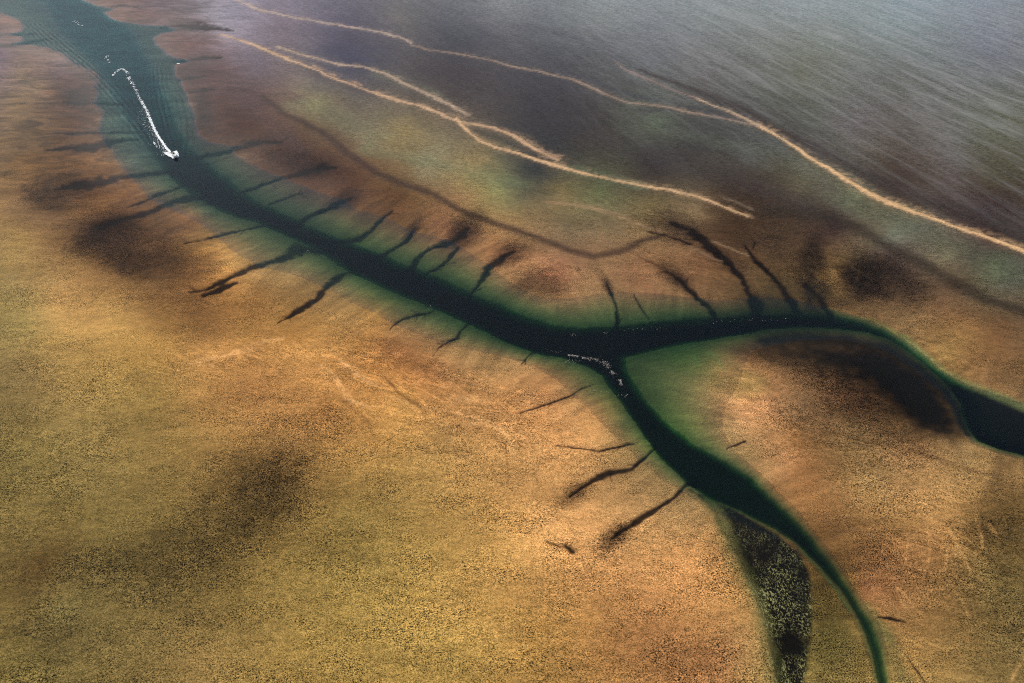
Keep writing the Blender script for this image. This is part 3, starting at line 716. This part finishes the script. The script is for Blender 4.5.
nt.links.new(n('BsdfPrincipled', {'Base Color': c, 'Roughness': .7}).outputs[0], out.inputs[0]); stale = m

BOAT = trace([(174.3, 156.0)])[0]
BOAT_BACK = trace([(166.5, 147.0)])[0]
hd = (BOAT - BOAT_BACK); hd /= np.linalg.norm(hd)
HEAD = math.atan2(hd[1], hd[0])
lat = np.array([-hd[1], hd[0]])
# turbulent wake astern
WAKE = [(171.5,153),(167,149),(163,143),(158,136),(154,128),(150,119),(147,111),(143,104),(139,97),(136,90),(133,84),(131,79),(128,74),(124,69),(119,69)]
sp = []
for i in range(4200):
    tt = random.random() ** 1.9
    x, y, d = along(WAKE, tt)
    nn = np.array([-d[1], d[0]])
    w = .6 + .8 * tt
    keep = 1.0 if tt < .42 else max(0, 1 - (tt - .42) / .34) + .10 * (fbm(np.array([x / 6]), np.array([y / 6]), 401)[0] > .52)
    if random.random() > keep * (1 if tt < .35 else .9): continue
    o = random.gauss(0, .42) * w
    side = random.random() < .18
    if side: o = abs(random.gauss(0, 1)) * (2.0 + 3 * tt)
    if side and tt > .5: continue
    sp.append((x + nn[0] * o, y + nn[1] * o, .04 + .12 * random.random() * (1 - tt), random.uniform(.10, .34) * (.6 if side else 1) * (1 - .35 * tt), math.atan2(d[1], d[0]), random.uniform(1, 2.2)))
# older clots further up the channel
for pts, cnt in (([(112,76),(116,72),(120,69),(126,69)], 60), ([(124,69),(127,72),(128,75)], 30), ([(128,77),(130,79),(129,80)], 34), ([(131,81),(134,87)], 22), ([(104,59),(107,56),(109,62),(113,63)], 26), ([(73,20),(78,24),(84,26)], 24)):
    for i in range(cnt):
        x, y, d = along(pts, random.random())
        sp.append((x + random.gauss(0, .5), y + random.gauss(0, .8), .04, random.uniform(.15, .38), random.random() * 6, random.uniform(1, 2)))
for sgn, ln in ((1, 9.0), (-1, 10.5)):            # bow wave thrown out on either side
    for i in range(1500):
        s = random.random() ** .8
        back = -3.0 + s * ln
        off = (1.15 + .13 * max(back + 3, 0)) * sgn + random.gauss(0, .22 + .28 * s)
        q_ = BOAT - hd * back + lat * off
        lift = max(0, (1 - s)) * random.random() * .55 * (back < 3) + .04
        sp.append((q_[0], q_[1], lift, random.uniform(.10, .30) * (1 - .35 * s), HEAD, random.uniform(1.2, 2.6)))
for i in range(26):                                # loose edge of the port bow wave
    x, y, d = along([(157.5,147.5),(155,144.5),(153.5,142)], random.random())
    sp.append((x + random.gauss(0, .25), y + random.gauss(0, .35), .05, random.uniform(.12, .26), HEAD, 2))
flecks('wake_foam', sp, froth, kind='stuff', label='white foam trail and bow wave of the motorboat in the channel', category='foam')
# rip where the two arms meet, and drifting scum lines
sp = []
RIP = [(568,355),(576,356),(584,358),(592,359),(600,361),(606,364),(611,370),(615,375),(620,381),(624,388)]
for i in range(1500):
    tt = random.random()
    x, y, d = along(RIP, tt); nn = np.array([-d[1], d[0]])
    w = np.interp(tt, [0, .2, .45, .6, .8, 1], [.3, .6, 1.5, .9, .9, .5])
    o = random.gauss(0, .55) * w
    x, y = x + nn[0] * o, y + nn[1] * o
    if fbm(np.array([x / 1.3]), np.array([y / 1.3]), 411, 2)[0] < np.interp(tt, [0, .5, .8, 1], [.46, .46, .50, .60]): continue
    sp.append((x, y, .03, random.uniform(.04, .11), math.atan2(d[1], d[0]) + random.gauss(0, .4), random.uniform(1, 2.0)))
for pts, cnt, spread in (([(565,362),(572,360),(578,361)], 40, 1.2), ([(570,334),(576,335)], 12, .4), ([(604,332),(608,334)], 12, .4), ([(620,331),(640,329),(668,327)], 26, .7), ([(690,324),(730,321),(790,319)], 30, .8),
                         ([(545,350),(560,352)], 14, .6), ([(592,390),(606,392),(614,396),(622,395)], 30, .3), ([(624,398),(628,394)], 10, .2), ([(306,250),(312,254)], 10, .3), ([(428,303),(433,309)], 8, .2)):
    for i in range(cnt):
        x, y, d = along(pts, random.random())
        sp.append((x + random.gauss(0, spread), y + random.gauss(0, spread), .03, random.uniform(.05, .13), random.random() * 6, random.uniform(1, 2)))
flecks('drift_foam', sp, stale, kind='stuff', label='line of pale broken foam where the two channel arms meet', category='foam')
sp = [(*(trace([(178.6 + random.gauss(0, .7), 63.4 + random.gauss(0, .15))])[0]), .05, random.uniform(.2, .4), 0, 2) for _ in range(16)]
flecks('creek_foam', sp, froth, kind='stuff', label='tiny white fleck of foam at a creek mouth on the far bank', category='foam')

# ------------------------------------------------------------------ the motorboat
def paint(name, rgb, rough=.35, metal=0.0, vary=.06):
    m, nt, out = material(name); n = N(nt)
    nz = n.noise(n('TexCoord').outputs['Object'], 3.0, 4)
    c = n.mixc(nz, tuple(x * (1 - vary) for x in rgb) + (1,), tuple(min(1, x * (1 + vary)) for x in rgb) + (1,))
    nt.links.new(n('BsdfPrincipled', {'Base Color': c, 'Roughness': rough, 'Metallic': metal}).outputs[0], out.inputs[0])
    return m
gel = paint('white_gelcoat', (.80, .80, .78)); teak = paint('deck_tan', (.62, .56, .48), .7, vary=.2); blackp = paint('black_plastic', (.02, .02, .022), .4)
vinyl = paint('pale_vinyl', (.66, .64, .60), .6); steel = paint('steel_rail', (.7, .7, .7), .25, 1.0); tint = paint('smoked_glass', (.03, .04, .05), .08)

boat = bpy.data.objects.new('motorboat', None); col.objects.link(boat)
boat.location = (BOAT[0], BOAT[1], .12); boat.rotation_euler = (0, math.radians(-4), HEAD)
boat['label'] = 'white open motorboat speeding down the channel ahead of its foam wake'; boat['category'] = 'boat'
boat.scale = (1.12, 1.12, 1.12)
L = 7.2
ST_ = [(-3.5, 1.10, .86, -.25), (-2.2, 1.18, .88, -.28), (-.8, 1.22, .92, -.30), (.6, 1.20, .98, -.30), (1.8, 1.02, 1.06, -.24), (2.8, .68, 1.14, -.06), (3.4, .32, 1.20, .25), (3.72, .03, 1.24, .70)]
def hull_mesh():
    bm = bmesh.new(); rings = []
    for x, b, s, kz in ST_:
        prof = [(-b, s), (-b * 1.0, s - .18), (-b * .88, .18 + kz * .2), (-b * .45, kz * .6), (0, kz), (b * .45, kz * .6), (b * .88, .18 + kz * .2), (b, s - .18), (b, s),
                (b * .86, s), (b * .80, .34), (-b * .80, .34), (-b * .86, s)]
        if x > 3.6: prof = [(p_[0], max(p_[1], .7)) for p_ in prof]
        rings.append([bm.verts.new((x, y, z)) for y, z in prof])
    for a, b_ in zip(rings, rings[1:]):
        for j in range(len(a)):
            k = (j + 1) % len(a); bm.faces.new((a[j], a[k], b_[k], b_[j]))
    bm.faces.new(rings[0]); bm.faces.new(rings[-1][::-1])
    bmesh.ops.recalc_face_normals(bm, faces=bm.faces)
    me = bpy.data.meshes.new('hull'); bm.to_mesh(me); bm.free(); return me
link('hull', hull_mesh(), gel, boat)

def box(bm, c, s, tilt=0.0, taper=1.0, bev=.03):
    r = bmesh.ops.create_cube(bm, size=1)
    for v_ in r['verts']:
        k = taper if v_.co.z > 0 else 1
        v_.co = Vector((v_.co.x * s[0] * k, v_.co.y * s[1] * k, v_.co.z * s[2]))
    M = Matrix.Translation(c) @ Matrix.Rotation(tilt, 4, 'Y')
    bmesh.ops.transform(bm, matrix=M, verts=r['verts'])
    if bev: bmesh.ops.bevel(bm, geom=list({e for v_ in r['verts'] for e in v_.link_edges}), offset=bev, segments=2, affect='EDGES')
def part(name, mat, parent, fn):
    bm = bmesh.new(); fn(bm)
    me = bpy.data.meshes.new(name); bm.to_mesh(me); bm.free()
    return link(name, me, mat, parent)
def tube(bm, pts, r=.025, k=8):
    rings = []
    pts = [Vector(p_) for p_ in pts]
    for i, p_ in enumerate(pts):
        d = (pts[min(i + 1, len(pts) - 1)] - pts[max(i - 1, 0)]).normalized()
        a = d.orthogonal().normalized(); b_ = d.cross(a)
        rings.append([bm.verts.new(p_ + (a * math.cos(2 * math.pi * j / k) + b_ * math.sin(2 * math.pi * j / k)) * r) for j in range(k)])
    for a, b_ in zip(rings, rings[1:]):
        for j in range(k): bm.faces.new((a[j], a[(j + 1) % k], b_[(j + 1) % k], b_[j]))
    bm.faces.new(rings[0][::-1]); bm.faces.new(rings[-1])
def foredeck(bm):
    top = [(1.35, 1.05, 1.03), (1.8, .98, 1.075), (2.8, .64, 1.155), (3.4, .30, 1.215), (3.66, .02, 1.25)]
    L_ = [bm.verts.new((x, y, z)) for x, y, z in top]; C_ = [bm.verts.new((x, 0, z + .08)) for x, y, z in top]; R_ = [bm.verts.new((x, -y, z)) for x, y, z in top]
    for i in range(len(top) - 1):
        bm.faces.new((L_[i], C_[i], C_[i + 1], L_[i + 1])); bm.faces.new((C_[i], R_[i], R_[i + 1], C_[i + 1]))
    r = bmesh.ops.solidify(bm, geom=bm.faces[:], thickness=.05)
part('foredeck', gel, boat, foredeck)
part('cockpit_floor', teak, boat, lambda bm: box(bm, (-1.0, 0, .365), (4.4, 1.80, .05), bev=.01))
con = part('console', gel, boat, lambda bm: (box(bm, (.15, 0, .83), (.80, .95, .86), 0, .85, .05), box(bm, (-.05, 0, 1.30), (.42, .78, .10), .35, 1, .03)))
part('windscreen', tint, con, lambda bm: (box(bm, (.42, 0, 1.48), (.04, .86, .48), -.45, .88, .01), box(bm, (.22, .42, 1.45), (.42, .03, .34), -.2, .8, .01), box(bm, (.22, -.42, 1.45), (.42, .03, .34), -.2, .8, .01)))
def wheel(bm):
    tube(bm, [(-.36 + .05 * math.sin(a), .17 * math.cos(a), 1.22 + .17 * math.sin(a)) for a in [2 * math.pi * i / 16 for i in range(17)]], .018)
    tube(bm, [(-.36, -.17, 1.22), (-.36, .17, 1.22)], .014); tube(bm, [(-.36, 0, 1.22), (-.18, 0, 1.18)], .02)
part('steering_wheel', blackp, con, wheel)
def seat(x): return lambda bm: (box(bm, (x, 0, .58), (.55, 1.0, .40), 0, .95, .04), box(bm, (x, 0, .83), (.58, 1.04, .12), 0, 1, .05), box(bm, (x - .28, 0, 1.10), (.12, 1.02, .50), -.12, .95, .05))
part('seat', vinyl, boat, seat(-1.0)); part('seat', vinyl, boat, lambda bm: (box(bm, (-2.6, 0, .60), (.60, 1.75, .46), 0, .97, .05), box(bm, (-2.9, 0, 1.0), (.14, 1.7, .40), -.1, .95, .05)))
part('bow_rail', steel, boat, lambda bm: (tube(bm, [(1.5, 1.0, 1.08), (1.6, 1.0, 1.38), (2.8, .66, 1.46), (3.45, .25, 1.52), (3.6, 0, 1.54), (3.45, -.25, 1.52), (2.8, -.66, 1.46), (1.6, -1.0, 1.38), (1.5, -1.0, 1.08)]),
     tube(bm, [(2.8, .62, 1.15), (2.8, .66, 1.46)]), tube(bm, [(2.8, -.62, 1.15), (2.8, -.66, 1.46)])))
mot = part('outboard_motor', blackp, boat, lambda bm: (box(bm, (-3.95, 0, 1.12), (.62, .46, .58), .08, .85, .10), box(bm, (-3.92, 0, .55), (.30, .22, .75), 0, 1, .05), box(bm, (-3.60, 0, .80), (.22, .34, .34), 0, 1, .03), box(bm, (-3.95, 0, -.10), (.44, .10, .62), 0, 1, .03), box(bm, (-4.0, 0, -.33), (.60, .15, .15), 0, 1, .05)))
def prop(bm):
    for i in range(3):
        a = 2 * math.pi * i / 3
        r = bmesh.ops.create_cube(bm, size=1)
        bmesh.ops.transform(bm, matrix=Matrix.Translation((-4.34, 0, -.33)) @ Matrix.Rotation(a, 4, 'X') @ Matrix.Translation((0, 0, .11)) @ Matrix.Rotation(.6, 4, 'Z') @ Matrix.Diagonal((.025, .11, .17, 1)), verts=r['verts'])
    tube(bm, [(-4.28, 0, -.33), (-4.40, 0, -.33)], .045)
part('propeller', steel, mot, prop)

# ------------------------------------------------------------------ air
lo = -11.0
hb = bmesh.new(); bmesh.ops.create_cube(hb, size=1)
FAR = float(Y.max()) + 300
bmesh.ops.transform(hb, matrix=Matrix.Translation((0, FAR / 2 - 300, (H + 14 + lo) / 2)) @ Matrix.Diagonal((2 * FAR, FAR + 900, H + 14 - lo, 1)), verts=hb.verts)
hm = bpy.data.meshes.new('haze'); hb.to_mesh(hm); hb.free()
m, nt, out = material('hazy_air'); n = N(nt)
nt.links.new(n('VolumePrincipled', {'Color': (.80, .86, 1.0, 1), 'Density': .00003, 'Anisotropy': .2}).outputs[0], out.inputs['Volume'])
link('haze', hm, m, kind='stuff', label='thin bluish haze over the far flats', category='haze')

# ------------------------------------------------------------------ light, sky, camera
SUN_EL, SUN_AZ = math.radians(42), math.radians(-48)       # azimuth from +Y (straight ahead), negative = to the left
w = bpy.data.worlds.new('World'); sc.world = w; w.use_nodes = True
nt = w.node_tree; bg = nt.nodes['Background']
sky = nt.nodes.new('ShaderNodeTexSky'); sky.sky_type = 'NISHITA'; sky.sun_disc = False
sky.sun_elevation = SUN_EL; sky.sun_rotation = SUN_AZ; sky.altitude = 200; sky.dust_density = 1.5
nt.links.new(sky.outputs[0], bg.inputs[0]); bg.inputs[1].default_value = .075
sl = bpy.data.lights.new('sun', 'SUN'); sl.energy = 3.6; sl.angle = math.radians(.5); sl.color = (1, .94, .85)
so = bpy.data.objects.new('sun', sl); col.objects.link(so)
to_sun = Vector((math.sin(SUN_AZ) * math.cos(SUN_EL), math.cos(SUN_AZ) * math.cos(SUN_EL), math.sin(SUN_EL)))
so.rotation_euler = to_sun.to_track_quat('Z', 'Y').to_euler(); so.location = to_sun * 300

cam = bpy.data.cameras.new('camera'); co = bpy.data.objects.new('camera', cam); col.objects.link(co)
co.location = (0, 0, H); co.rotation_euler = (math.pi / 2 - TILT, 0, 0)
cam.sensor_width = 36; cam.lens = 36 * FOC / 1024; cam.clip_end = 30000; cam.clip_start = .5
sc.camera = co
vs_ = sc.view_settings; vs_.view_transform = 'Standard'; vs_.look = 'None'; vs_.gamma = 1; vs_.use_curve_mapping = False; vs_.exposure = EXPO
sc.cycles.use_denoising = False; sc.cycles.denoiser = 'OPENIMAGEDENOISE'; sc.cycles.denoising_input_passes = 'RGB_ALBEDO_NORMAL'; sc.cycles.denoising_prefilter = 'ACCURATE'
sc.cycles.filter_width = 1.0
sc.cycles.max_bounces = 5; sc.cycles.transparent_max_bounces = 12; sc.cycles.volume_bounces = 0
